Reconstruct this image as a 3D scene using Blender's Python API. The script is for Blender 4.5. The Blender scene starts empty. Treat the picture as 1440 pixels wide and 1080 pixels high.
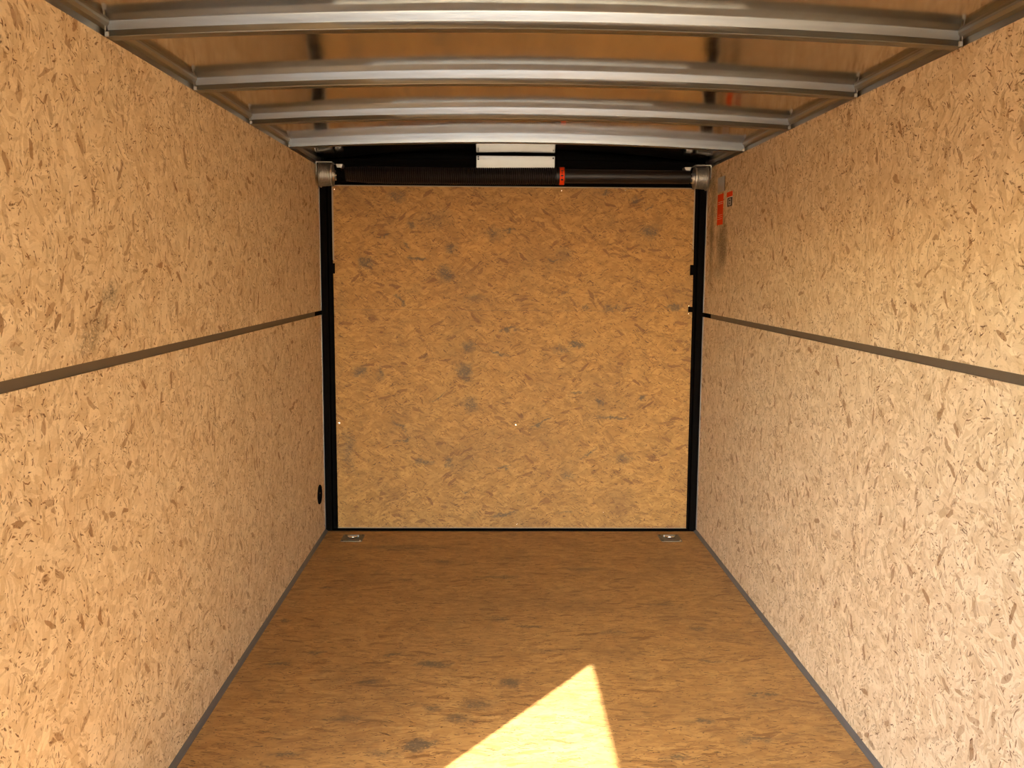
import bpy, bmesh, math, random
from mathutils import Vector, Matrix
random.seed(4)

# ------------------------------------------------------------------ camera, sky, sun, exposure
sc = bpy.context.scene
COL = sc.collection
cam_d = bpy.data.cameras.new('camera')
cam = bpy.data.objects.new('camera', cam_d)
COL.objects.link(cam)
R_ = Vector((0.99979618, -0.0190747, 0.00661521))
U_ = Vector((-0.00423183, 0.12238486, 0.9924737))
F_ = Vector((0.01974074, 0.9922994, -0.12227919))
CAM = Vector((0.92466, -4.88888, 1.42302))
m = Matrix((( R_.x, U_.x, -F_.x, CAM.x), (R_.y, U_.y, -F_.y, CAM.y), (R_.z, U_.z, -F_.z, CAM.z), (0, 0, 0, 1)))
cam.matrix_world = m
cam_d.sensor_fit = 'HORIZONTAL'
cam_d.sensor_width = 36.0
cam_d.lens = 1277.88 / 1440 * 36
cam_d.clip_start = 0.02
sc.camera = cam

W, H = 2.05, 1.969            # inside width, height of the wall sheets
Z_LO, Z_HI = 1.189, 1.213     # the joint strip between lower and upper sheets
Y_F = -7.60                   # front end
DOOR = (-4.38, -3.50)         # side doorway in the left wall
DOOR_H = 1.62

SUN_AZ = Vector((1.338, 1.872, 0)).normalized()      # where the light travels, in plan
SUN_EL = math.atan(DOOR_H / 2.301)
sun_d = bpy.data.lights.new('sun', 'SUN')
sun_d.energy = 18.0
sun_d.angle = math.radians(0.53)
sun_d.color = (1.0, 0.99, 0.98)
sun = bpy.data.objects.new('sun', sun_d)
COL.objects.link(sun)
trav = Vector((SUN_AZ.x * math.cos(SUN_EL), SUN_AZ.y * math.cos(SUN_EL), -math.sin(SUN_EL)))
sun.rotation_euler = trav.to_track_quat('-Z', 'Y').to_euler()
sun.location = (-4, -9, 6)

world = bpy.data.worlds.new('world')
sc.world = world
world.use_nodes = True
wn = world.node_tree
bg = wn.nodes['Background']
sky = wn.nodes.new('ShaderNodeTexSky')
sky.sky_type = 'NISHITA'
sky.sun_disc = False
sky.sun_elevation = SUN_EL
sky.sun_rotation = math.atan2(-SUN_AZ.x, -SUN_AZ.y)
wn.links.new(sky.outputs[0], bg.inputs[0])
bg.inputs[1].default_value = 2.4

sc.view_settings.view_transform = 'Standard'
sc.view_settings.look = 'None'
sc.view_settings.gamma = 1.0
sc.view_settings.use_curve_mapping = False
sc.view_settings.exposure = 0.92
sc.cycles.max_bounces = 12
sc.cycles.diffuse_bounces = 10
sc.cycles.adaptive_threshold = 0.02
sc.cycles.glossy_bounces = 6
sc.cycles.sample_clamp_indirect = 0
sc.cycles.caustics_reflective = True

# ------------------------------------------------------------------ materials
def nodemat(name):
    mt = bpy.data.materials.new(name)
    mt.use_nodes = True
    nt = mt.node_tree
    return mt, nt, nt.nodes['Principled BSDF']

def simple(name, col, rough=0.5, metal=0.0, noise=0.0, scale=40.0, bump=0.0, stretch=(1, 1, 1), spec=0.5):
    mt, nt, b = nodemat(name)
    b.inputs['Roughness'].default_value = rough
    b.inputs['Metallic'].default_value = metal
    b.inputs['Specular IOR Level'].default_value = spec
    tc = nt.nodes.new('ShaderNodeTexCoord')
    mp = nt.nodes.new('ShaderNodeMapping')
    mp.inputs['Scale'].default_value = stretch
    nt.links.new(tc.outputs['Object'], mp.inputs[0])
    n = nt.nodes.new('ShaderNodeTexNoise')
    n.inputs['Scale'].default_value = scale
    n.inputs['Detail'].default_value = 4
    nt.links.new(mp.outputs[0], n.inputs['Vector'])
    r = nt.nodes.new('ShaderNodeMix'); r.data_type = 'RGBA'
    nt.links.new(n.outputs['Fac'], r.inputs[0])
    r.inputs[6].default_value = tuple(c * (1 - noise) for c in col) + (1,)
    r.inputs[7].default_value = tuple(min(1, c * (1 + noise)) for c in col) + (1,)
    nt.links.new(r.outputs[2], b.inputs['Base Color'])
    if bump:
        bp = nt.nodes.new('ShaderNodeBump')
        bp.inputs['Strength'].default_value = 1.0
        bp.inputs['Distance'].default_value = bump
        nt.links.new(n.outputs['Fac'], bp.inputs['Height'])
        nt.links.new(bp.outputs[0], b.inputs['Normal'])
    return mt

class NG:
    """tiny helper around one node tree"""
    def __init__(s, nt): s.nt = nt
    def new(s, t, **k):
        n = s.nt.nodes.new(t)
        for a, v in k.items(): setattr(n, a, v)
        return n
    def link(s, a, b): s.nt.links.new(a, b)
    def math(s, op, a, b=None, c=None, clamp=False):
        n = s.new('ShaderNodeMath', operation=op, use_clamp=clamp)
        for i, v in enumerate((a, b, c)):
            if v is None: continue
            if isinstance(v, (int, float)): n.inputs[i].default_value = v
            else: s.link(v, n.inputs[i])
        return n.outputs[0]
    def mixc(s, f, a, b):
        n = s.new('ShaderNodeMix', data_type='RGBA')
        for i, v in ((0, f), (6, a), (7, b)):
            if isinstance(v, (int, float)): n.inputs[i].default_value = v
            elif isinstance(v, tuple): n.inputs[i].default_value = v + (1,)
            else: s.link(v, n.inputs[i])
        return n.outputs[2]
    def noise(s, vec, scale, detail=3, rough=0.5):
        n = s.new('ShaderNodeTexNoise', noise_dimensions='2D')
        n.inputs['Scale'].default_value = scale
        n.inputs['Detail'].default_value = detail
        n.inputs['Roughness'].default_value = rough
        s.link(vec, n.inputs['Vector'])
        return n
    def mapping(s, vec, loc=(0, 0, 0), rot=0.0, scale=(1, 1, 1), kind='POINT'):
        n = s.new('ShaderNodeMapping', vector_type=kind)
        n.inputs['Location'].default_value = loc
        n.inputs['Rotation'].default_value = (0, 0, rot)
        n.inputs['Scale'].default_value = scale
        s.link(vec, n.inputs['Vector'])
        return n.outputs[0]
    def strands(s, vec, coarse, ln, wd, a0, spread, seed):
        """strand cells: each coarse patch turns its strands to an angle of its own"""
        off = s.mapping(vec, loc=(seed * 3.17, seed * 1.73, 0))
        v = s.new('ShaderNodeTexVoronoi', voronoi_dimensions='2D')
        v.inputs['Scale'].default_value = coarse
        s.link(off, v.inputs['Vector'])
        sp = s.new('ShaderNodeSeparateColor'); s.link(v.outputs['Color'], sp.inputs[0])
        ang = s.math('MULTIPLY_ADD', sp.outputs[0], spread, a0 - spread / 2)
        vr = s.new('ShaderNodeVectorRotate', rotation_type='Z_AXIS')
        s.link(off, vr.inputs['Vector']); s.link(ang, vr.inputs['Angle'])
        mp = s.mapping(vr.outputs[0], scale=(1 / ln, 1 / wd, 1))
        w = s.new('ShaderNodeTexVoronoi', voronoi_dimensions='2D')
        w.inputs['Scale'].default_value = 1.0
        s.link(mp, w.inputs['Vector'])
        sw = s.new('ShaderNodeSeparateColor'); s.link(w.outputs['Color'], sw.inputs[0])
        return sw.outputs[0], sw.outputs[1], sw.outputs[2], w.outputs['Distance']

def chipboard(name, plane, light, mid, brown, dark, angle=0.0, spread=math.pi, length=1.0, slivers=1.0, blotch=0.25,
              blotch_col=(0.2, 0.12, 0.06), stains=(), rough=0.6, spec=0.25, grain=0.12):
    mt, nt, b = nodemat(name)
    g = NG(nt)
    tc = g.new('ShaderNodeTexCoord')
    sx = g.new('ShaderNodeSeparateXYZ'); g.link(tc.outputs['Object'], sx.inputs[0])
    cb = g.new('ShaderNodeCombineXYZ')
    g.link(sx.outputs[plane[0]], cb.inputs[0]); g.link(sx.outputs[plane[1]], cb.inputs[1])
    raw = cb.outputs[0]
    # ragged warp
    def warp(scale, amt, src):
        n = g.noise(src, scale, 3)
        vm = g.new('ShaderNodeVectorMath', operation='MULTIPLY_ADD')
        g.link(n.outputs['Color'], vm.inputs[0])
        vm.inputs[1].default_value = (amt, amt, 0)
        vm.inputs[2].default_value = (0, 0, 0)
        g.link(src, vm.inputs[2])
        return vm.outputs[0]
    vec = warp(14, 0.03, raw)
    vec = warp(120, 0.0035, vec)
    L = length
    # A: broad pale flakes
    r, gg, bb, d = g.strands(vec, 9, 0.075 * L, 0.026, angle, spread, 1.0)
    col = g.mixc(r, mid, light)
    col = g.mixc(g.math('MULTIPLY', gg, 0.35), col, light)
    # B: overlaid flakes
    r, gg, bb, d = g.strands(vec, 12, 0.05 * L, 0.014, angle, spread, 2.0)
    tone = g.mixc(r, mid, light)
    col = g.mixc(g.math('MULTIPLY', g.math('LESS_THAN', gg, 0.55), 0.75), col, tone)
    # B2: finer strands, a little browner
    r, gg, bb, d = g.strands(vec, 18, 0.03 * L, 0.006, angle, spread, 3.0)
    tone = g.mixc(r, brown, mid)
    m2 = g.math('MULTIPLY', g.math('LESS_THAN', gg, 0.30 * slivers), g.math('MULTIPLY_ADD', bb, 0.45, 0.05))
    col = g.mixc(m2, col, tone)
    # C: brown chips, some broad
    r, gg, bb, d = g.strands(vec, 7, 0.055 * L, 0.017, angle, spread, 4.0)
    m3 = g.math('MULTIPLY', g.math('LESS_THAN', gg, 0.085 * slivers), g.math('LESS_THAN', d, 0.5))
    m3 = g.math('MULTIPLY', m3, g.math('MULTIPLY_ADD', bb, 0.6, 0.2))
    col = g.mixc(m3, col, brown)
    # D: brown slivers at three sizes, gathered in loose clusters
    cl = g.noise(g.mapping(raw, loc=(2, 9, 0)), 9.0, 3, .6)
    clm = g.math('MULTIPLY_ADD', g.math('MULTIPLY', g.math('SUBTRACT', cl.outputs['Fac'], .42), 5.0, clamp=True), 1.1, .45)
    for k, (cs, ln, wd, dens, thr) in enumerate(((19, .026, .0052, .10, .42), (29, .015, .0045, .11, .40), (13, .046, .0056, .06, .36))):
        r, gg, bb, d = g.strands(vec, cs, ln * L, wd, angle, spread, 5.0 + k)
        edge = g.math('MULTIPLY', g.math('SUBTRACT', thr, d), 9.0, clamp=True)
        m4 = g.math('MULTIPLY', g.math('LESS_THAN', gg, g.math('MULTIPLY', clm, dens * slivers)), edge)
        m4 = g.math('MULTIPLY', m4, g.math('MULTIPLY_ADD', bb, 0.80, 0.20))
        col = g.mixc(m4, col, g.mixc(r, dark, brown))
    # E: almost black specks
    r, gg, bb, d = g.strands(vec, 40, .0075, .0045, angle, spread, 9.0)
    m5 = g.math('MULTIPLY', g.math('LESS_THAN', gg, 0.022 * slivers), g.math('LESS_THAN', d, 0.38))
    col = g.mixc(g.math('MULTIPLY', m5, 0.85), col, dark)
    # grain
    gv = g.mapping(vec, rot=angle, scale=(60, 420, 1))
    gn = g.noise(gv, 1.0, 3, .6)
    hs = g.new('ShaderNodeHueSaturation')
    g.link(col, hs.inputs['Color'])
    g.link(g.math('MULTIPLY_ADD', gn.outputs['Fac'], grain * 2, 1 - grain), hs.inputs['Value'])
    col = hs.outputs[0]
    # broad weathering
    bn = g.noise(raw, 3.2, 6, .62)
    f = g.math('MULTIPLY', g.math('SUBTRACT', bn.outputs['Fac'], 0.48), 3.0, clamp=True)
    bn2 = g.noise(g.mapping(raw, loc=(7, 3, 0)), 17, 5, .65)
    f2 = g.math('MULTIPLY', g.math('SUBTRACT', bn2.outputs['Fac'], 0.5), 4.0, clamp=True)
    f = g.math('MULTIPLY', g.math('MULTIPLY_ADD', f2, 0.7, f), blotch * 0.6)
    col = g.mixc(f, col, blotch_col)
    # stains with a place and a shape of their own: a soft mask stored on the mesh, made ragged here
    if stains:
        at = g.new('ShaderNodeAttribute', attribute_name='stain')
        rag = g.noise(g.mapping(raw, scale=(1, 2, 1)), 95, 4, .7).outputs['Fac']
        acc = g.math('MULTIPLY', at.outputs['Fac'], g.math('MULTIPLY_ADD', rag, 3.4, -1.0, clamp=True))
        acc = g.math('MINIMUM', g.math('MULTIPLY', acc, 1.25), 0.82)
        col = g.mixc(acc, col, (0.115, 0.085, 0.05))
    g.link(col, b.inputs['Base Color'])
    b.inputs['Roughness'].default_value = rough
    b.inputs['Specular IOR Level'].default_value = spec
    bp = g.new('ShaderNodeBump')
    bp.inputs['Strength'].default_value = 0.35
    bp.inputs['Distance'].default_value = 0.0012
    bw = g.new('ShaderNodeRGBToBW'); g.link(col, bw.inputs[0])
    g.link(bw.outputs[0], bp.inputs['Height'])
    g.link(bp.outputs[0], b.inputs['Normal'])
    return mt

R2D = math.radians
# positions on the surfaces come from the photograph: (u, v, half length, half width, angle, strength)
PANEL_STAINS = [(0.402,1.820,.061,.034,0,.40),(0.488,1.674,.030,.019,0,.55),(0.330,1.604,.015,.004,.87,.95),
 (0.515,1.495,.050,.011,-.05,.9),(0.450,1.553,.030,.009,-.87,.6),(0.232,1.470,.036,.040,0,.65),(0.700,1.546,.034,.032,0,.45),
 (0.668,1.409,.042,.045,0,.5),(0.918,1.631,.045,.045,0,.33),(0.995,1.640,.038,.010,0,.6),(0.420,1.268,.042,.009,-.7,.7),
 (0.817,1.279,.055,.020,0,.3),(0.995,1.115,.055,.010,.08,.75),(0.783,1.015,.036,.036,0,.45),(0.950,0.985,.050,.009,-.4,.85),
 (1.514,1.843,.038,.011,0,.65),(1.755,1.642,.045,.035,0,.55),(1.752,1.760,.030,.010,.95,.6),(1.680,1.805,.036,.014,.2,.4),
 (1.233,1.492,.040,.005,0,.7),(1.567,1.232,.062,.017,.05,.38),(1.417,1.237,.023,.018,0,.5),(1.366,1.034,.048,.012,0,.95),
 (1.291,1.007,.046,.020,0,.45),(1.324,1.320,.085,.006,.49,.35),(0.776,0.884,.040,.046,0,.6),(0.203,0.880,.046,.038,0,.5),
 (0.306,0.880,.025,.040,0,.5),(0.800,0.703,.045,.045,0,.4),(0.620,0.742,.075,.007,.52,.55),(1.590,0.634,.080,.010,-.02,.85),
 (1.725,0.754,.028,.011,.25,.8),(1.490,0.720,.026,.010,-.95,.7),(1.385,0.767,.032,.007,-.12,.7),(1.190,0.602,.066,.007,.6,.85),
 (0.410,0.584,.065,.007,-.7,.6),(0.425,0.506,.070,.006,.2,.65),(0.548,0.378,.060,.018,-.05,.55),(0.678,0.378,.024,.032,0,.4),
 (0.978,0.355,.064,.006,0,.6),(0.978,0.082,.068,.013,.17,.7),(0.770,0.220,.040,.007,-.17,.5),(1.324,0.103,.058,.010,0,.4),
 (1.340,0.313,.040,.030,0,.35),(1.443,0.434,.056,.008,.52,.5),(1.640,0.404,.046,.038,0,.35),(1.30,1.52,.05,.04,0,.2),
 (1.90,1.245,.05,.016,0,.6),(0.13,0.45,.04,.12,0,.3),(0.60,1.70,.10,.05,.2,.2)]

def floor_pt(u, v):
    d = F_ + R_ * ((u - 720) / 1277.88) - U_ * ((v - 540) / 1277.88)
    t = -CAM.z / d.z
    p = CAM + d * t
    return p.x, p.y
FLOOR_STAINS = []
for (u, v, a, b_, rot, st) in [(610,934,.070,.024,-.05,.9),(715,960,.038,.045,.3,.8),(588,1048,.045,.036,.2,1.0),(671,991,.07,.045,0,.35),
    (604,997,.025,.03,0,.55),(553,921,.035,.012,.2,.7),(744,881,.05,.015,-.1,.6),(980,883,.030,.020,-.5,.55),(1073,977,.066,.007,0,.7),
    (983,1013,.05,.012,.1,.6),(403,873,.024,.014,0,.6),(460,827,.03,.013,0,.6),(447,918,.02,.03,0,.5),(390,933,.05,.012,0,.45),
    (560,770,.30,.05,0,.28),(620,790,.09,.03,0,.35),(700,812,.11,.02,0,.4),(820,800,.13,.03,0,.25),(930,850,.08,.02,0,.3),
    (520,960,.05,.03,0,.35),(860,890,.05,.02,0,.35),(1000,930,.06,.012,0,.5),(1060,1040,.07,.016,0,.45),(700,870,.06,.03,0,.35),
    (770,915,.08,.03,0,.3),(480,1010,.06,.02,0,.35),(400,1060,.05,.01,0,.5),(950,1065,.06,.02,0,.4),(570,815,.04,.03,0,.3),
    (650,1010,.05,.03,0,.35),(540,1060,.05,.03,0,.3)]:
    x_, y_ = floor_pt(u, v)
    FLOOR_STAINS.append((x_, y_, a, b_, rot, st))

LEFT_STAINS = [(-2.67,1.36,.05,.03,.6,.42),(-2.78,1.28,.10,.04,.5,.28),(-0.42,1.50,.10,.12,0,.30),(-0.12,1.62,.05,.28,0,.45),(-0.35,1.75,.12,.12,0,.18)]
RIGHT_STAINS = [(-0.36,1.56,.11,.13,0,.60),(-0.14,1.62,.05,.26,0,.45),(-0.15,1.85,.06,.12,0,.3),(-0.30,1.44,.12,.06,0,.25)]

M = {}
WL, WM, WB, WD = (0.81, 0.655, 0.43), (0.60, 0.435, 0.245), (0.26, 0.128, 0.048), (0.10, 0.042, 0.015)
M['wall_left'] = chipboard('osb_left_wall', (1, 2), WL, WM, WB, WD, angle=1.2, stains=LEFT_STAINS, blotch=.22, blotch_col=(.42, .25, .11))
M['wall_right'] = chipboard('osb_right_wall', (1, 2), WL, WM, WB, WD, angle=1.9, stains=RIGHT_STAINS, blotch=.22, blotch_col=(.42, .25, .11))
M['panel'] = chipboard('osb_ramp_door', (0, 2), (0.50, 0.262, 0.070), (0.335, 0.162, 0.042), (0.20, 0.09, 0.03), (0.10, 0.05, 0.02), angle=0.1,
                       spread=1.7, slivers=1.25, length=1.35, blotch=.8, blotch_col=(.20, .105, .038), stains=PANEL_STAINS)
M['floor'] = chipboard('osb_floor', (0, 1), (0.53, 0.305, 0.100), (0.385, 0.20, 0.060), (0.22, 0.10, 0.03), (0.07, 0.04, 0.02), angle=0.0,
                       spread=0.7, slivers=1.2, length=2.2, blotch=.85, blotch_col=(.20, .105, .042), stains=FLOOR_STAINS, rough=.5, spec=.35)
M['galv'] = simple('galvanised_steel', (.225, .232, .225), .34, 1.0, .18, 25, 0.0006, (.3, 3, 3))
M['rail'] = simple('galvanised_rail', (.36, .36, .34), .40, 1.0, .18, 25, 0.0004, (3, .3, 3))
M['dull'] = simple('dull_aluminium', (.34, .33, .30), .45, .85, .10, 20)
M['strip'] = simple('brown_grey_joint_strip', (.125, .095, .062), .6, .1, .10, 12)
M['floortrim'] = simple('grey_floor_trim', (.15, .145, .135), .5, .3, .15, 20)
M['black'] = simple('black_painted_steel', (.005, .004, .0035), .7, 0, .2, 30, spec=.0)
M['spring'] = simple('oiled_black_spring', (.014, .009, .007), .45, .3, .2, 60, spec=.4)
M['tube'] = simple('dark_counterbalance_tube', (.012, .008, .006), .42, .3, .2, 8, 0, (1, 12, 12))
M['drum'] = simple('weathered_cast_drum', (.42, .39, .33), .40, .7, .2, 60, .001)
M['plate'] = simple('bare_zinc_plate', (.42, .41, .37), .40, .6, .06, 9)
M['orange'] = simple('orange_label_film', (.80, .055, .004), .6, 0, .05, 30, spec=.1)
M['ink'] = simple('black_ink', (.015, .010, .010), .6)
M['paleink'] = simple('pale_print', (.85, .62, .45), .6)
M['silver'] = simple('silver_foil_label', (.50, .48, .45), .35, .7, .08, 30)
M['edge'] = simple('aluminium_edge', (.30, .23, .15), .5, .5, .1, 30)
M['white'] = simple('white_label_film', (.75, .68, .60), .5)
M['bright'] = simple('bright_zinc_screw', (.95, .90, .80), .2, 1.0)
M['skin'] = simple('outer_skin', (.008, .007, .006), .8, spec=.0)
M['ground'] = simple('pale_gravel_ground', (.24, .215, .175), .9, 0, .3, 8)

M['sky_blocker'] = simple('dark_sky_blocker', (.09, .085, .08), .6, 0, .2, 3)  # for the added light-blocking box outside the side doorway
def roof_metal():
    mt, nt, b = nodemat('mirror_roof_sheet')
    g = NG(nt)
    tc = g.new('ShaderNodeTexCoord')
    b.inputs['Metallic'].default_value = 1.0
    n1 = g.noise(g.mapping(tc.outputs['Object'], scale=(18, 1.2, 1)), 1.5, 5, .6)
    col = g.mixc(n1.outputs['Fac'], (.50, .46, .40), (.64, .60, .54))
    g.link(col, b.inputs['Base Color'])
    n2 = g.noise(tc.outputs['Object'], 5, 4, .6)
    g.link(g.math('MULTIPLY_ADD', n2.outputs['Fac'], .12, .06), b.inputs['Roughness'])
    n3 = g.noise(tc.outputs['Object'], 3.4, 1, .4)
    bp = g.new('ShaderNodeBump'); bp.inputs['Strength'].default_value = 1.0; bp.inputs['Distance'].default_value = .0025
    g.link(n3.outputs['Fac'], bp.inputs['Height'])
    g.link(bp.outputs[0], b.inputs['Normal'])
    return mt
M['roof'] = roof_metal()

# ------------------------------------------------------------------ mesh helpers
def box(bm, a, b):
    (x0, y0, z0), (x1, y1, z1) = a, b
    vs = [bm.verts.new(p) for p in ((x0,y0,z0),(x1,y0,z0),(x1,y1,z0),(x0,y1,z0),(x0,y0,z1),(x1,y0,z1),(x1,y1,z1),(x0,y1,z1))]
    for f in ((0,3,2,1),(4,5,6,7),(0,1,5,4),(1,2,6,5),(2,3,7,6),(3,0,4,7)):
        bm.faces.new([vs[i] for i in f])

def bevelled(bm, a, b, w=.002, seg=2):
    t = bmesh.new(); box(t, a, b)
    bmesh.ops.bevel(t, geom=list(t.edges), offset=w, segments=seg, affect='EDGES', profile=.6)
    me = bpy.data.meshes.new('t'); t.to_mesh(me); t.free(); bm.from_mesh(me); bpy.data.meshes.remove(me)

def lathe(bm, prof, seg=32, axis='x', cen=(0, 0, 0), cap=True):
    """prof: (along, radius)"""
    rings = []
    for (t, r) in prof:
        ring = []
        for k in range(seg):
            a = 2 * math.pi * k / seg
            c, s = r * math.cos(a), r * math.sin(a)
            p = {'x': (t, c, s), 'y': (c, t, s), 'z': (c, s, t)}[axis]
            ring.append(bm.verts.new((p[0] + cen[0], p[1] + cen[1], p[2] + cen[2])))
        rings.append(ring)
    for i in range(len(rings) - 1):
        for k in range(seg):
            bm.faces.new((rings[i][k], rings[i][(k + 1) % seg], rings[i + 1][(k + 1) % seg], rings[i + 1][k]))
    if cap:
        bm.faces.new(rings[0][::-1]); bm.faces.new(rings[-1])

def sweep(bm, pts, r, seg=8, closed=False):
    n = len(pts); rings = []
    pts = [Vector(p) for p in pts]
    up = None
    for i in range(n):
        if closed: t = (pts[(i + 1) % n] - pts[i - 1]).normalized()
        else: t = (pts[min(i + 1, n - 1)] - pts[max(i - 1, 0)]).normalized()
        if up is None:
            up = Vector((0, 0, 1)) if abs(t.z) < .9 else Vector((1, 0, 0))
        s = t.cross(up).normalized(); up = s.cross(t).normalized()
        rings.append([bm.verts.new(pts[i] + (s * math.cos(2*math.pi*k/seg) + up * math.sin(2*math.pi*k/seg)) * r) for k in range(seg)])
    for i in range(n if closed else n - 1):
        a, b = rings[i], rings[(i + 1) % n]
        for k in range(seg): bm.faces.new((a[k], a[(k+1) % seg], b[(k+1) % seg], b[k]))
    if not closed:
        bm.faces.new(rings[0][::-1]); bm.faces.new(rings[-1])

def obj(name, bm, mat, parent=None, smooth=False, loc=None):
    bmesh.ops.recalc_face_normals(bm, faces=bm.faces)
    me = bpy.data.meshes.new(name); bm.to_mesh(me); bm.free()
    if mat: me.materials.append(M[mat])
    if smooth:
        for p in me.polygons: p.use_smooth = True
        me.set_sharp_from_angle(angle=math.radians(40))
    o = bpy.data.objects.new(name, me); COL.objects.link(o)
    if parent: o.parent = parent
    if loc: o.location = loc
    return o

def struct(name, bm, mat, parent=None, smooth=False):
    o = obj(name, bm, mat, parent, smooth)
    if parent is None: o['kind'] = 'structure'
    return o

def empty(name, loc=(0, 0, 0)):
    o = bpy.data.objects.new(name, None); COL.objects.link(o); o.location = loc
    o.empty_display_size = .1
    return o

def tag(o, label, cat, group=None):
    o['label'] = label; o['category'] = cat
    if group: o['group'] = group
    return o

def B(): return bmesh.new()

def stain_grid(o, plane, value, lo, hi, step, stains, corner=None):
    """replace one face of a sheet by a fine grid that carries the stain mask as a point attribute"""
    nu = max(1, round((hi[0] - lo[0]) / step)); nv = max(1, round((hi[1] - lo[1]) / step))
    me = o.data
    bm = bmesh.new(); bm.from_mesh(me)
    ax = 3 - plane[0] - plane[1]
    grid = []
    wob = [[random.uniform(-1, 1) for _ in range(64)] for _ in range(64)]
    def wn_(u, v):
        a, b_ = u * 28, v * 28
        i, j = math.floor(a), math.floor(b_); fa, fb = a - i, b_ - j
        fa = fa * fa * (3 - 2 * fa); fb = fb * fb * (3 - 2 * fb)
        q = lambda p, r: wob[p % 64][r % 64]
        return (q(i, j) * (1 - fa) + q(i + 1, j) * fa) * (1 - fb) + (q(i, j + 1) * (1 - fa) + q(i + 1, j + 1) * fa) * fb
    vals = {}
    lay = bm.verts.layers.float.new('stain')
    pre = [(u, v, ru, rv, math.cos(a), math.sin(a), st, 1.5 * max(ru, rv) + .03) for u, v, ru, rv, a, st in stains]
    for i in range(nu + 1):
        row = []
        for j in range(nv + 1):
            s_, t_ = i / nu, j / nv
            if corner: u, v = corner(s_, t_)
            else: u, v = lo[0] + (hi[0] - lo[0]) * s_, lo[1] + (hi[1] - lo[1]) * t_
            p = [0, 0, 0]; p[plane[0]] = u; p[plane[1]] = v; p[ax] = value
            vt = bm.verts.new(p)
            w = 0.0; uu = None
            for (cu, cv, ru, rv, c, s2, st, rad) in pre:
                if abs(u - cu) > rad or abs(v - cv) > rad: continue
                if uu is None: uu, vv = u + .018 * wn_(u, v) + .012 * wn_(u * 3, v * 3), v + .012 * wn_(u + 5.3, v + 2.1) + .010 * wn_(u * 3 + 1.7, v * 3)
                du, dv = uu - cu, vv - cv
                w = max(w, st * 1.8 * (1.25 - math.hypot((du * c + dv * s2) / ru, (-du * s2 + dv * c) / rv)))
            vt[lay] = w
            row.append(vt)
        grid.append(row)
    for i in range(nu):
        for j in range(nv): bm.faces.new((grid[i][j], grid[i+1][j], grid[i+1][j+1], grid[i][j+1]))
    bm.to_mesh(me); bm.free()

# ------------------------------------------------------------------ ground outside, floor, walls, roof
bm = B(); box(bm, (-30, -30, -.62), (30, 30, -.55)); struct('ground', bm, 'ground')
bm = B(); box(bm, (0, Y_F, -.04), (W, .045, -.0006)); fl = struct('floor', bm, 'floor')
stain_grid(fl, (0, 1), 0.0, (0, -3.0), (W, .045), .008, FLOOR_STAINS)
stain_grid(fl, (0, 1), 0.0, (0, Y_F), (W, -3.0), .5, [])

# unseen box added outside the side doorway to block low sky light
bm = B(); box(bm, (-2.9, -14, -.55), (-2.0, 4, 1.45)); struct('exterior_blocker', bm, 'sky_blocker')

SEAM = .0007
def sheets(bm, x0, x1, z0, z1, ys, holes=()):
    for a, b in zip(ys[:-1], ys[1:]):
        box(bm, (x0, a + SEAM, z0), (x1, b - SEAM, z1))

# left wall, with the side doorway near its front end
bm = B()
for (z0, z1) in ((0.0, Z_LO), (Z_HI, H)):
    box(bm, (-.012, -2.603, z0), (0, -SEAM, z1))
    box(bm, (-.012, DOOR[1], z0), (0, -2.603 - 2 * SEAM, z1))
    box(bm, (-.012, Y_F, z0), (0, DOOR[0], z1))
box(bm, (-.012, DOOR[0], DOOR_H + .0), (0, DOOR[1], H))
wl = struct('wall_left', bm, 'wall_left')
stain_grid(wl, (1, 2), .0003, (-2.95, Z_HI), (-2.605, H), .012, LEFT_STAINS)
stain_grid(wl, (1, 2), .0003, (-2.602, Z_HI), (-SEAM, H), .012, LEFT_STAINS)
bm = B()
for (z0, z1) in ((0.0, Z_LO), (Z_HI, H)):
    box(bm, (W, -2.603, z0), (W + .012, -SEAM, z1))
    box(bm, (W, Y_F, z0), (W + .012, -2.603 - 2 * SEAM, z1))
wr = struct('wall_right', bm, 'wall_right')
stain_grid(wr, (1, 2), W - .0003, (-2.602, Z_HI), (-SEAM, H), .012, RIGHT_STAINS)
# front end: opening added behind the camera to light the walls evenly
bm = B()
for (a, b) in (((-.045, Y_F - .04, -.04), (.04, Y_F, 2.07)), ((W - .04, Y_F - .04, -.04), (W + .045, Y_F, 2.07)), ((.04, Y_F - .04, 1.95), (W - .04, Y_F, 2.07))): box(bm, a, b)
struct('wall_front', bm, 'wall_left')

# outer skin behind the sheets
bm = B()
box(bm, (-.045, DOOR[1], -.04), (-.013, .12, 2.075))
box(bm, (-.045, Y_F, -.04), (-.013, DOOR[0], 2.075))
box(bm, (-.045, DOOR[0], DOOR_H), (-.013, DOOR[1], 2.075))
box(bm, (W + .013, Y_F, -.04), (W + .045, .12, 2.075))
box(bm, (-.013, .065, -.04), (W + .013, .12, 2.075))
struct('wall_exterior', bm, 'skin')

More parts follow.
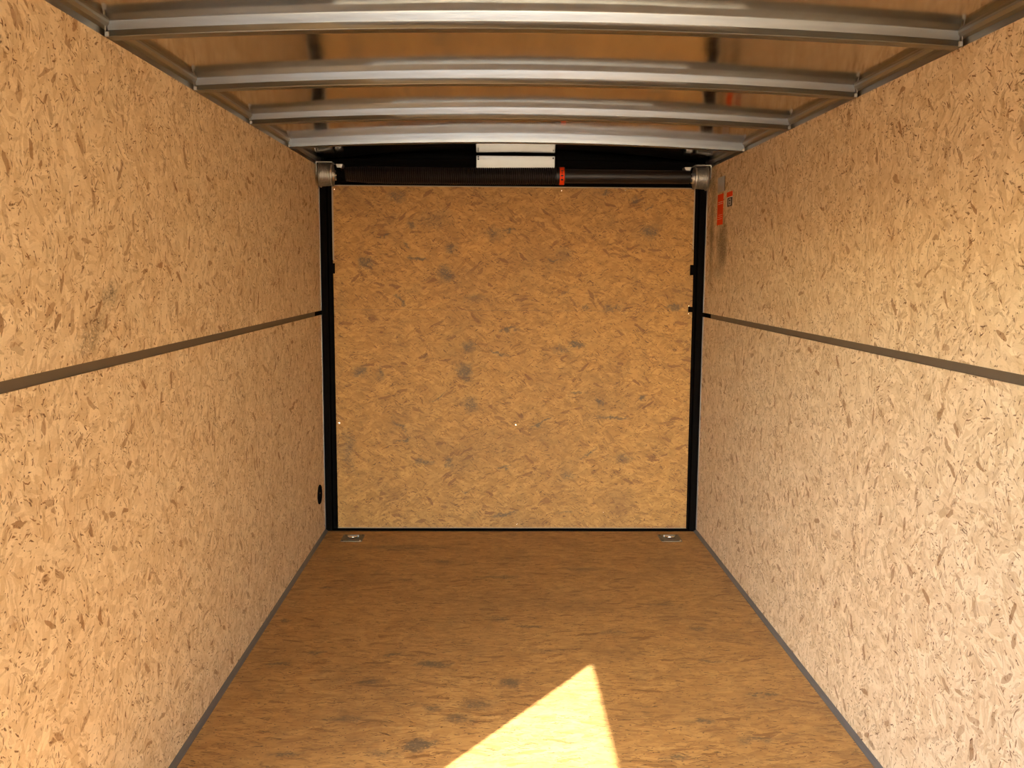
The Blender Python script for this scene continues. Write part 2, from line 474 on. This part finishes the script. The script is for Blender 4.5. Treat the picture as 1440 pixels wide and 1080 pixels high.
# roof sheet, bowed across the width
def roof_z(x): 
    t = (x - W / 2) / (W / 2)
    return 2.004 + .035 * (1 - t * t)
def bow_z(x):
    t = (x - W / 2) / (W / 2)
    return 1.9675 + .030 * (1 - t * t)
bm = B(); NX = 48
lo = []; hi = []
for i in range(NX + 1):
    x = -.03 + (W + .06) * i / NX
    z = roof_z(min(max(x, 0), W))
    lo.append((bm.verts.new((x, Y_F - .02, z)), bm.verts.new((x, .10, z))))
    hi.append((bm.verts.new((x, Y_F - .02, z + .02)), bm.verts.new((x, .10, z + .02))))
for i in range(NX):
    for L_ in (lo, hi): bm.faces.new((L_[i][0], L_[i+1][0], L_[i+1][1], L_[i][1]))
    for k in (0, 1): bm.faces.new((lo[i][k], lo[i+1][k], hi[i+1][k], hi[i][k]))
for i in (0, NX): bm.faces.new((lo[i][0], lo[i][1], hi[i][1], hi[i][0]))
struct('ceiling', bm, 'roof', smooth=True)

# top rails
def extrude_y(bm, prof, y0, y1):
    a = [bm.verts.new((x, y0, z)) for x, z in prof]; b = [bm.verts.new((x, y1, z)) for x, z in prof]
    n = len(prof)
    for i in range(n): bm.faces.new((a[i], a[(i+1) % n], b[(i+1) % n], b[i]))
    bm.faces.new(a); bm.faces.new(b[::-1])
railp = [(-.0125, 1.93), (-.0125, H), (-.004, H + .001), (-.004, 1.988), (-.0025, 1.9885), (.006, 1.9925), (.0125, 1.9995), (.014, 2.0053), (-.0129, 2.0053), (-.0129, 1.93)]
bm = B(); extrude_y(bm, [(x, z) for x, z in railp], Y_F, -.001); o = struct('trim_1', bm, 'rail')
bm = B(); extrude_y(bm, [(W - x, z) for x, z in railp], Y_F, -.001); o = struct('trim_2', bm, 'rail')

# joint strips at mid height, grey cove strips along the floor
for n, (x0, x1) in ((3, (-.012, -.004)), (4, (W + .004, W + .012))):
    bm = B()
    if n == 3:
        box(bm, (x0, DOOR[1], Z_LO - .0), (x1, -.16, Z_HI)); box(bm, (x0, Y_F, Z_LO), (x1, DOOR[0], Z_HI))
    else: box(bm, (x0, Y_F, Z_LO), (x1, -.16, Z_HI))
    struct('trim_%d' % n, bm, 'strip')
for n, (x0, x1) in ((5, (-.012, -.006)), (6, (W + .006, W + .012))):
    bm = B(); box(bm, (x0, -.1598, Z_LO), (x1, -.001, Z_HI)); struct('trim_%d' % n, bm, 'black')
cove = [(0.0002, 0.0002), (.015, .0002), (.0135, .004), (.007, .0065), (.0002, .014)]
bm = B(); extrude_y(bm, cove, DOOR[1], -.002); struct('trim_7', bm, 'floortrim')
bm = B(); extrude_y(bm, [(W - x, z) for x, z in cove], Y_F, -.002); struct('trim_8', bm, 'floortrim')
# thin grey end strips where the side sheets meet the rear frame
for n, x in ((9, 0.0), (10, W)):
    s = 1 if x == 0 else -1
    bm = B()
    for (z0, z1) in ((.016, Z_LO), (Z_HI, H - .01)):
        xs = sorted((x + s * .0002, x + s * .0022)); box(bm, (xs[0], -.012, z0), (xs[1], -.0008, z1))
    struct('trim_%d' % n, bm, 'dull')
# side doorway lining
bm = B()
for y in (DOOR[0], DOOR[1] - .018): box(bm, (-.05, y, .0), (-.0005, y + .018, DOOR_H))
box(bm, (-.05, DOOR[0] + .018, DOOR_H - .004), (-.0005, DOOR[1] - .018, DOOR_H - .0002))
struct('trim_11', bm, 'dull')

# ------------------------------------------------------------------ rear frame and ramp door
bm = B()
box(bm, (0.0005, .0005, .0005), (.036, .064, 1.9))
box(bm, (.0362, .046, .0005), (.060, .064, 1.9))
for q in (.010, .022): box(bm, (q, -.0022, .02), (q + .003, .0003, 1.86))
box(bm, (.0005, .0005, 1.9002), (.10, .064, 1.975))
struct('trim_12', bm, 'black')
bm = B()
box(bm, (W - .036, .0005, .0005), (W - .0005, .064, 1.9))
box(bm, (W - .060, .046, .0005), (W - .0362, .064, 1.9))
for q in (.013, .025): box(bm, (W - q, -.0022, .02), (W - q + .003, .0003, 1.86))
box(bm, (W - .10, .0005, 1.9002), (W - .0005, .064, 1.975))
struct('trim_13', bm, 'black')
# header beam
bm = B()
bevelled(bm, (.1002, .002, 1.885), (W - .1002, .064, 2.010), .006)
box(bm, (.02, .012, 1.9752), (W - .02, .064, 2.004))
box(bm, (.02, .0, 1.990), (W - .02, .010, 1.998))
struct('beam', bm, 'black').name = 'trim_14'

door = empty('door_1', (W / 2, .045, 0)); door['kind'] = 'structure'
def dchild(name, bm, mat, smooth=False):
    bmesh.ops.translate(bm, verts=bm.verts, vec=(-W / 2, -.045, 0))
    return obj(name, bm, mat, door, smooth)
def sheet_obj(name, x0b, x0t, x1b, x1t, z0, z1):
    bm = B()
    vs = [bm.verts.new(p) for p in ((x0b,.031,z0),(x1b,.031,z0),(x1t,.031,z1),(x0t,.031,z1),(x0b,.045,z0),(x1b,.045,z0),(x1t,.045,z1),(x0t,.045,z1))]
    for f in ((0,1,2,3),(4,7,6,5),(0,4,5,1),(1,5,6,2),(2,6,7,3),(3,7,4,0)): bm.faces.new([vs[i] for i in f])
    # kept in world coordinates so that the strand pattern runs on
    o = obj(name, bm, 'panel')
    stain_grid(o, (0, 2), .0304, (x0b, z0), (x1b, z1), .005, PANEL_STAINS,
               lambda s_, t_: ((x0b + (x0t - x0b) * t_) * (1 - s_) + (x1b + (x1t - x1b) * t_) * s_, z0 + (z1 - z0) * t_))
    o.parent = door; o.matrix_parent_inverse = Matrix.Translation((-W / 2, -.045, 0))
    return o
o = sheet_obj('lower_panel', .0645, .0625, 1.9995, 1.997, .0125, 1.2165); o['label'] = 'lower oriented strand sheet'
o = sheet_obj('upper_panel', .0625, .0600, 1.997, 1.9935, 1.2178, 1.870); o['label'] = 'upper oriented strand sheet'
bm = B(); box(bm, (.064, .030, .0085), (2.0, .0455, .0122)); dchild('bottom_edge_strip', bm, 'edge')
bm = B(); box(bm, (.060, .030, 1.8702), (1.994, .0455, 1.8745)); dchild('top_edge_strip', bm, 'edge')
bm = B(); box(bm, (.0600, .0295, 1.48), (.0675, .0308, 1.870)); dchild('side_edge_strip', bm, 'edge')
bm = B(); box(bm, (1.9885, .0295, 1.55), (1.994, .0308, 1.870)); dchild('side_edge_strip', bm, 'edge')
for (x, z, w_, h_) in ((.0635, 1.436, .011, .055), (1.990, 1.440, .012, .055), (1.990, 1.228, .016, .028)):
    bm = B()
    bevelled(bm, (x - w_, .012, z - h_ / 2), (x + w_ * .7, .0305, z + h_ / 2), .002)
    bevelled(bm, (x - w_ * .5, .004, z - h_ / 4), (x + w_ * .3, .0125, z + h_ / 4), .002)
    dchild('catch', bm, 'black')['label'] = 'small black catch on the edge of the door'
for (x, z, r) in ((1.045, .590, .0050), (.078, .596, .0055), (1.980, 1.246, .004), (1.978, 1.205, .003), (1.055, .030, .003), (.074, 1.852, .0035), (1.28, 1.855, .003), (1.535, .10, .002), (1.62, 1.86, .003)):
    bm = B(); lathe(bm, [(-.0018, r * .6), (-.0012, r), (0, r)], 14, 'y', (x, .0308, z)); dchild('rivet', bm, 'bright', True)
bm = B(); box(bm, (.0005, -.0015, .0005), (W - .0005, .030, .006)); struct('trim_15', bm, 'black')

# ------------------------------------------------------------------ roof bows
def groove_profile(kind):
    if kind == 'groove':     # front face with a shallow V groove, rolled lower lip
        return [(-.007, 1.0), (-.0065, .90), (0.0, .52), (.0005, .47), (-.0070, .10), (-.0085, .045), (-.0075, .01), (-.005, 0.0), (.028, 0.0), (.030, .04), (.030, 1.0)]
    return [(-.008, 1.0), (-.006, .62), (-.003, .40), (-.002, .08), (-.004, .03), (-.002, 0.0), (.028, 0.0), (.030, .04), (.030, 1.0)]
def make_bow(y, kind, label):
    root = empty('roof_bow', (W / 2, y, bow_z(0)))
    tag(root, label, 'roof bow', 'curved steel bows across the roof')
    bm = B(); prof = groove_profile(kind); rings = []
    for i in range(NX + 1):
        x = .006 + (W - .012) * i / NX
        zb, zt = bow_z(x), roof_z(x) + .0006
        rings.append([bm.verts.new((x - W / 2, dy, zb + (zt - zb) * f - bow_z(0))) for dy, f in prof])
    n = len(prof)
    for i in range(NX):
        for k in range(n): bm.faces.new((rings[i][k], rings[i][(k+1) % n], rings[i+1][(k+1) % n], rings[i+1][k]))
    bm.faces.new(rings[0]); bm.faces.new(rings[-1][::-1])
    obj('channel', bm, 'galv', root, True)
    for s in (-1, 1):
        bm = B()
        x = s * (W / 2 - .0035)
        xs = sorted((x, x - s * .0022))
        bevelled(bm, (xs[0], -.012, .002), (xs[1], -.0087, .041), .0006, 1)
        x2 = sorted((x, x - s * .010))
        bevelled(bm, (x2[0], -.014, .0), (x2[1], -.0087, .012), .0012, 1)
        obj('end_tab', bm, 'dull', root)
    return root
names = ['curved steel roof bow nearest the camera, with a grooved face', 'second curved steel roof bow from the camera, with a grooved face',
         'third curved steel roof bow from the camera, thinner looking and grooved', 'plain-faced roof bow farthest back, just before the ramp door springs']
for i, y in enumerate((-2.6318, -1.9930, -1.3543, -.7155)):
    make_bow(y, 'groove' if i < 3 else 'plain', names[i])

# ------------------------------------------------------------------ counterbalance above the ramp door
SY, SZ = -.062, 1.921
cb = empty('counterbalance_spring', (W / 2, SY, SZ))
tag(cb, 'black torsion spring and tube across the top of the ramp door opening', 'spring assembly')
def cchild(name, bm, mat, smooth=True, parent=None):
    bmesh.ops.translate(bm, verts=bm.verts, vec=(-W / 2, -SY, -SZ))
    return obj(name, bm, mat, parent or cb, smooth)
bm = B(); lathe(bm, [(.018, .0125), (W - .018, .0125)], 20, 'x', (0, SY, SZ)); cchild('shaft', bm, 'tube')
turns = 100; per = 20; x0, x1 = .150, 1.243; pts = []
for i in range(turns * per + 1):
    t = i / (turns * per); a = 2 * math.pi * i / per
    rr = .0395 * (.80 + .20 * min(1, t * 9))
    pts.append((x0 + (x1 - x0) * t, SY + rr * math.cos(a), SZ + rr * math.sin(a) - .004 * math.sin(math.pi * t)))
bm = B(); sweep(bm, pts, .0051, 6); cchild('coil', bm, 'spring')
bm = B()
lathe(bm, [(.108, .020), (.108, .034), (.128, .034), (.130, .028), (.150, .028), (.158, .024)], 24, 'x', (0, SY, SZ)); cchild('winding_cone', bm, 'black')
bm = B()
lathe(bm, [(1.243, .030), (1.243, .044), (1.288, .044), (1.290, .036), (1.94, .034), (1.94, .020)], 36, 'x', (0, SY, SZ))
for a in (.5, 2.2, 3.6, 5.4):
    lathe(bm, [(1.29, .0022), (1.94, .0022)], 8, 'x', (0, SY + .0355 * math.cos(a), SZ + .0355 * math.sin(a)))
cchild('tube', bm, 'tube')
# orange warning label wrapped round the tube
bm = B()
lathe(bm, [(1.260, .0452), (1.260, .0458), (1.284, .0458), (1.284, .0452)], 36, 'x', (0, SY, SZ), cap=False)
lab = cchild('warning_label', bm, 'orange'); lab['label'] = 'orange warning label round the tube'
bm = B()
for (a0, a1, dx) in ((3.55, 3.75, .006), (3.10, 3.28, .006), (2.55, 2.70, .006), (3.38, 3.44, .003), (2.86, 2.95, .003)):
    n = 5; rr = .0461
    for i in range(n):
        aa, ab = a0 + (a1 - a0) * i / n, a0 + (a1 - a0) * (i + 1) / n
        q = [(1.272 - dx, aa), (1.272 + dx, aa), (1.272 + dx, ab), (1.272 - dx, ab)]
        bm.faces.new([bm.verts.new((x, SY + rr * math.cos(a), SZ + rr * math.sin(a))) for x, a in q])
cchild('print', bm, 'ink', False, lab)['label'] = 'black print on the orange label'
# cable drums with grooved rims
for s, cx in ((1, .052), (-1, W - .052)):
    bm = B(); pr = [(-.034, .020), (-.034, .062), (-.029, .064)]
    for k in range(7):
        q = -.026 + k * .0075
        pr += [(q, .058 - .0006 * k), (q + .002, .058 - .0006 * k), (q + .0032, .050 - .0006 * k), (q + .0062, .050 - .0006 * k)]
    pr += [(.026, .056), (.029, .059), (.034, .058), (.034, .030), (.046, .026), (.046, .014)]
    pr = [(t * s, r) for t, r in pr]
    lathe(bm, pr, 40, 'x', (cx, SY - .004, SZ - .006))
    dr = cchild('cable_drum', bm, 'drum'); dr['label'] = 'grooved grey metal cable drum'
    bm = B()
    lathe(bm, [(0, .0045), (s * .010, .0045)], 8, 'x', (cx + s * .046, SY - .028, SZ - .008))
    lathe(bm, [(0, .0045), (s * .008, .0045)], 8, 'x', (cx + s * .046, SY - .016, SZ - .030))
    cchild('set_screw', bm, 'bright', True, dr)
    # bracket: top flange, side plate, gusset
    bm = B()
    xs = sorted((cx - s * .045, cx + s * .036)); box(bm, (xs[0], SY - .050, SZ + .0545), (xs[1], -.0005, SZ + .0575))
    xs = sorted((cx - s * .045, cx - s * .042)); box(bm, (xs[0], SY - .050, SZ - .010), (xs[1], -.0005, SZ + .0545))
    cchild('bracket', bm, 'drum', False)
    bm = B()
    gx = cx + s * .062
    vs = [(gx - .012, SZ + .050), (gx + .022, SZ + .050), (gx + .022, SZ + .042), (gx + .012, SZ + .026), (gx - .004, SZ + .026)]
    if s < 0: vs = [(2 * gx - x, z) for x, z in vs]
    f = [bm.verts.new((x, SY - .01, z)) for x, z in vs]; g2 = [bm.verts.new((x, -.0005, z)) for x, z in vs]
    n = len(f)
    bm.faces.new(f); bm.faces.new(g2[::-1])
    for i in range(n): bm.faces.new((f[i], f[(i+1) % n], g2[(i+1) % n], g2[i]))
    cchild('gusset', bm, 'drum', False)

# pale plate over the centre of the header
cp = empty('cover_plate', (1.033, -.004, 1.97))
tag(cp, 'pale rectangular metal plate screwed above the ramp door springs', 'metal plate')
bm = B(); bevelled(bm, (-.206, -.003, -.050), (.206, .003, .0585), .0012, 1); obj('plate', bm, 'plate', cp)
for (x, z) in ((-.196, .052), (.198, .048), (-.196, .040)):
    bm = B(); lathe(bm, [(-.0055, .002), (-.0045, .0045), (-.003, .0045)], 12, 'y', (x, 0, z)); obj('screw', bm, 'ink', cp, True)

# ------------------------------------------------------------------ labels on the right wall
def wall_flat(name, mat, y0, y1, z0, z1, t=.0008, parent=None, x_off=0.0, skew=0.0):
    bm = B()
    xs = (W - .0003 - x_off, W - .0003 - x_off - t)
    c = [(y0, z0), (y1, z0 + skew), (y1, z1 + skew), (y0, z1)]
    a = [bm.verts.new((xs[0], y, z)) for y, z in c]; b = [bm.verts.new((xs[1], y, z)) for y, z in c]
    bm.faces.new(a); bm.faces.new(b[::-1])
    for i in range(4): bm.faces.new((a[i], a[(i+1) % 4], b[(i+1) % 4], b[i]))
    if parent is not None: bmesh.ops.translate(bm, verts=bm.verts, vec=-parent.location)
    return obj(name, bm, mat, parent)
ts = empty('silver_label', (W, -.30, 1.86))
tag(ts, 'silver grey square label stuck above the tall orange label', 'label')
wall_flat('foil', 'silver', -.376, -.236, 1.826, 1.899, .0012, ts)
wall_flat('border', 'ink', -.382, -.377, 1.825, 1.897, .0016, ts)['label'] = 'thin dark edge of the silver label'
to = empty('tall_orange_label', (W, -.30, 1.74))
tag(to, 'tall narrow orange warning label on the right wall', 'label')
wall_flat('film', 'orange', -.360, -.244, 1.664, 1.815, .0007, to)
for k in range(2): wall_flat('print_line', 'paleink', -.352, -.262, 1.775 - .009 * k, 1.7772 - .009 * k, .0002, to, .0008)['label'] = 'pale printed line'
for k in range(3): wall_flat('print_line', 'paleink', -.345, -.270 + .01 * k, 1.712 - .010 * k, 1.7134 - .010 * k, .0002, to, .0008)['label'] = 'pale printed line'
tt = empty('pictogram_label', (W, -.48, 1.77))
tag(tt, 'small label with orange heading and black pictogram, right of the tall orange label', 'label')
wall_flat('backing', 'white', -.535, -.425, 1.742, 1.812, .0007, tt)
wall_flat('heading', 'orange', -.535, -.425, 1.788, 1.812, .0002, tt, .0008)['label'] = 'orange heading strip'
wall_flat('pictogram_field', 'ink', -.533, -.440, 1.742, 1.784, .0002, tt, .0008)['label'] = 'black square with a pale pictogram'
for (a, b_, c, d) in ((-.505, -.468, 1.775, 1.778), (-.505, -.468, 1.748, 1.751), (-.508, -.502, 1.750, 1.776), (-.471, -.465, 1.750, 1.776), (-.495, -.478, 1.762, 1.7655), (-.490, -.483, 1.756, 1.760)):
    wall_flat('pictogram', 'white', a, b_, c, d, .0002, tt, .0012)

# ------------------------------------------------------------------ black round fitting low on the left wall
gr = empty('round_wall_fitting', (0, -.157, .245))
tag(gr, 'black round plastic fitting low on the left wall beside the ramp door', 'wall fitting')
bm = B(); lathe(bm, [(.0003, .052), (.004, .052), (.007, .048), (.007, .041), (.003, .038)], 36, 'x'); obj('flange', bm, 'black', gr, True)
bm = B(); lathe(bm, [(.0008, .037), (.0028, .037)], 36, 'x'); lathe(bm, [(.0028, .012), (.009, .010)], 16, 'x'); obj('cap', bm, 'black', gr, True)
bm = B(); lathe(bm, [(.003, .0035), (.008, .0035), (.009, .002)], 10, 'x', (0, -.018, .012)); obj('screw', bm, 'bright', gr, True)  # highlight dot on the black fitting, modelled as a small bright stud

# ------------------------------------------------------------------ recessed tie-down rings in the floor
def make_tiedown(label, loc):
    root = empty('tie_down_ring', loc)
    tag(root, label, 'tie-down ring', 'floor tie-down rings by the ramp door')
    # plate with a rectangular opening
    bm = B()
    ox, oy, ix, iy = .058, .064, .036, .040
    def ring(hx, hy, r, z, n=5):
        out = []
        for q, (sx, sy) in enumerate(((1, 1), (-1, 1), (-1, -1), (1, -1))):
            for k in range(n):
                a = math.pi / 2 * q + math.pi / 2 * k / (n - 1)
                out.append(bm.verts.new((sx * (hx - r) + r * math.cos(a), sy * (hy - r) + r * math.sin(a), z)))
        return out
    rs = [ring(ox, oy, .008, .0002), ring(ox - .001, oy - .001, .008, .003), ring(ix, iy, .012, .003), ring(ix - .003, iy - .003, .012, .0006)]
    for a, b in zip(rs[:-1], rs[1:]):
        n = len(a)
        for i in range(n): bm.faces.new((a[i], a[(i+1) % n], b[(i+1) % n], b[i]))
    bm.faces.new(rs[-1])
    obj('pan_plate', bm, 'tiepan', root, True)
    for sx in (-1, 1):
        for sy in (-1, 1):
            bm = B(); lathe(bm, [(.003, .0055), (.0045, .005), (.005, .003)], 12, 'z', (sx * .047, sy * .052, 0)); obj('screw', bm, 'bright' if (sx, sy) == (1, -1) else 'ink', root, True)
    bm = B(); pts = []
    for k in range(15):
        a = math.pi + math.pi * k / 14
        pts.append((.022 * math.cos(a), .004 + .020 * math.sin(a), .009 - .002 * math.sin(a)))
    pts += [(.022, .022, .007), (-.022, .022, .007)]
    sweep(bm, pts, .0052, 10, closed=True); obj('ring', bm, 'bright', root, True)
    bm = B(); bevelled(bm, (-.030, .016, .001), (.030, .029, .0125), .003); obj('clip', bm, 'dull', root, True)
    return root
M['tiepan'] = simple('dull_zinc_pan', (.17, .145, .10), .5, .6, .3, 90, .0005)
make_tiedown('recessed steel tie-down ring in the floor at the left rear corner', (.170, -.137, 0))
make_tiedown('recessed steel tie-down ring in the floor at the right rear corner', (1.878, -.132, 0))
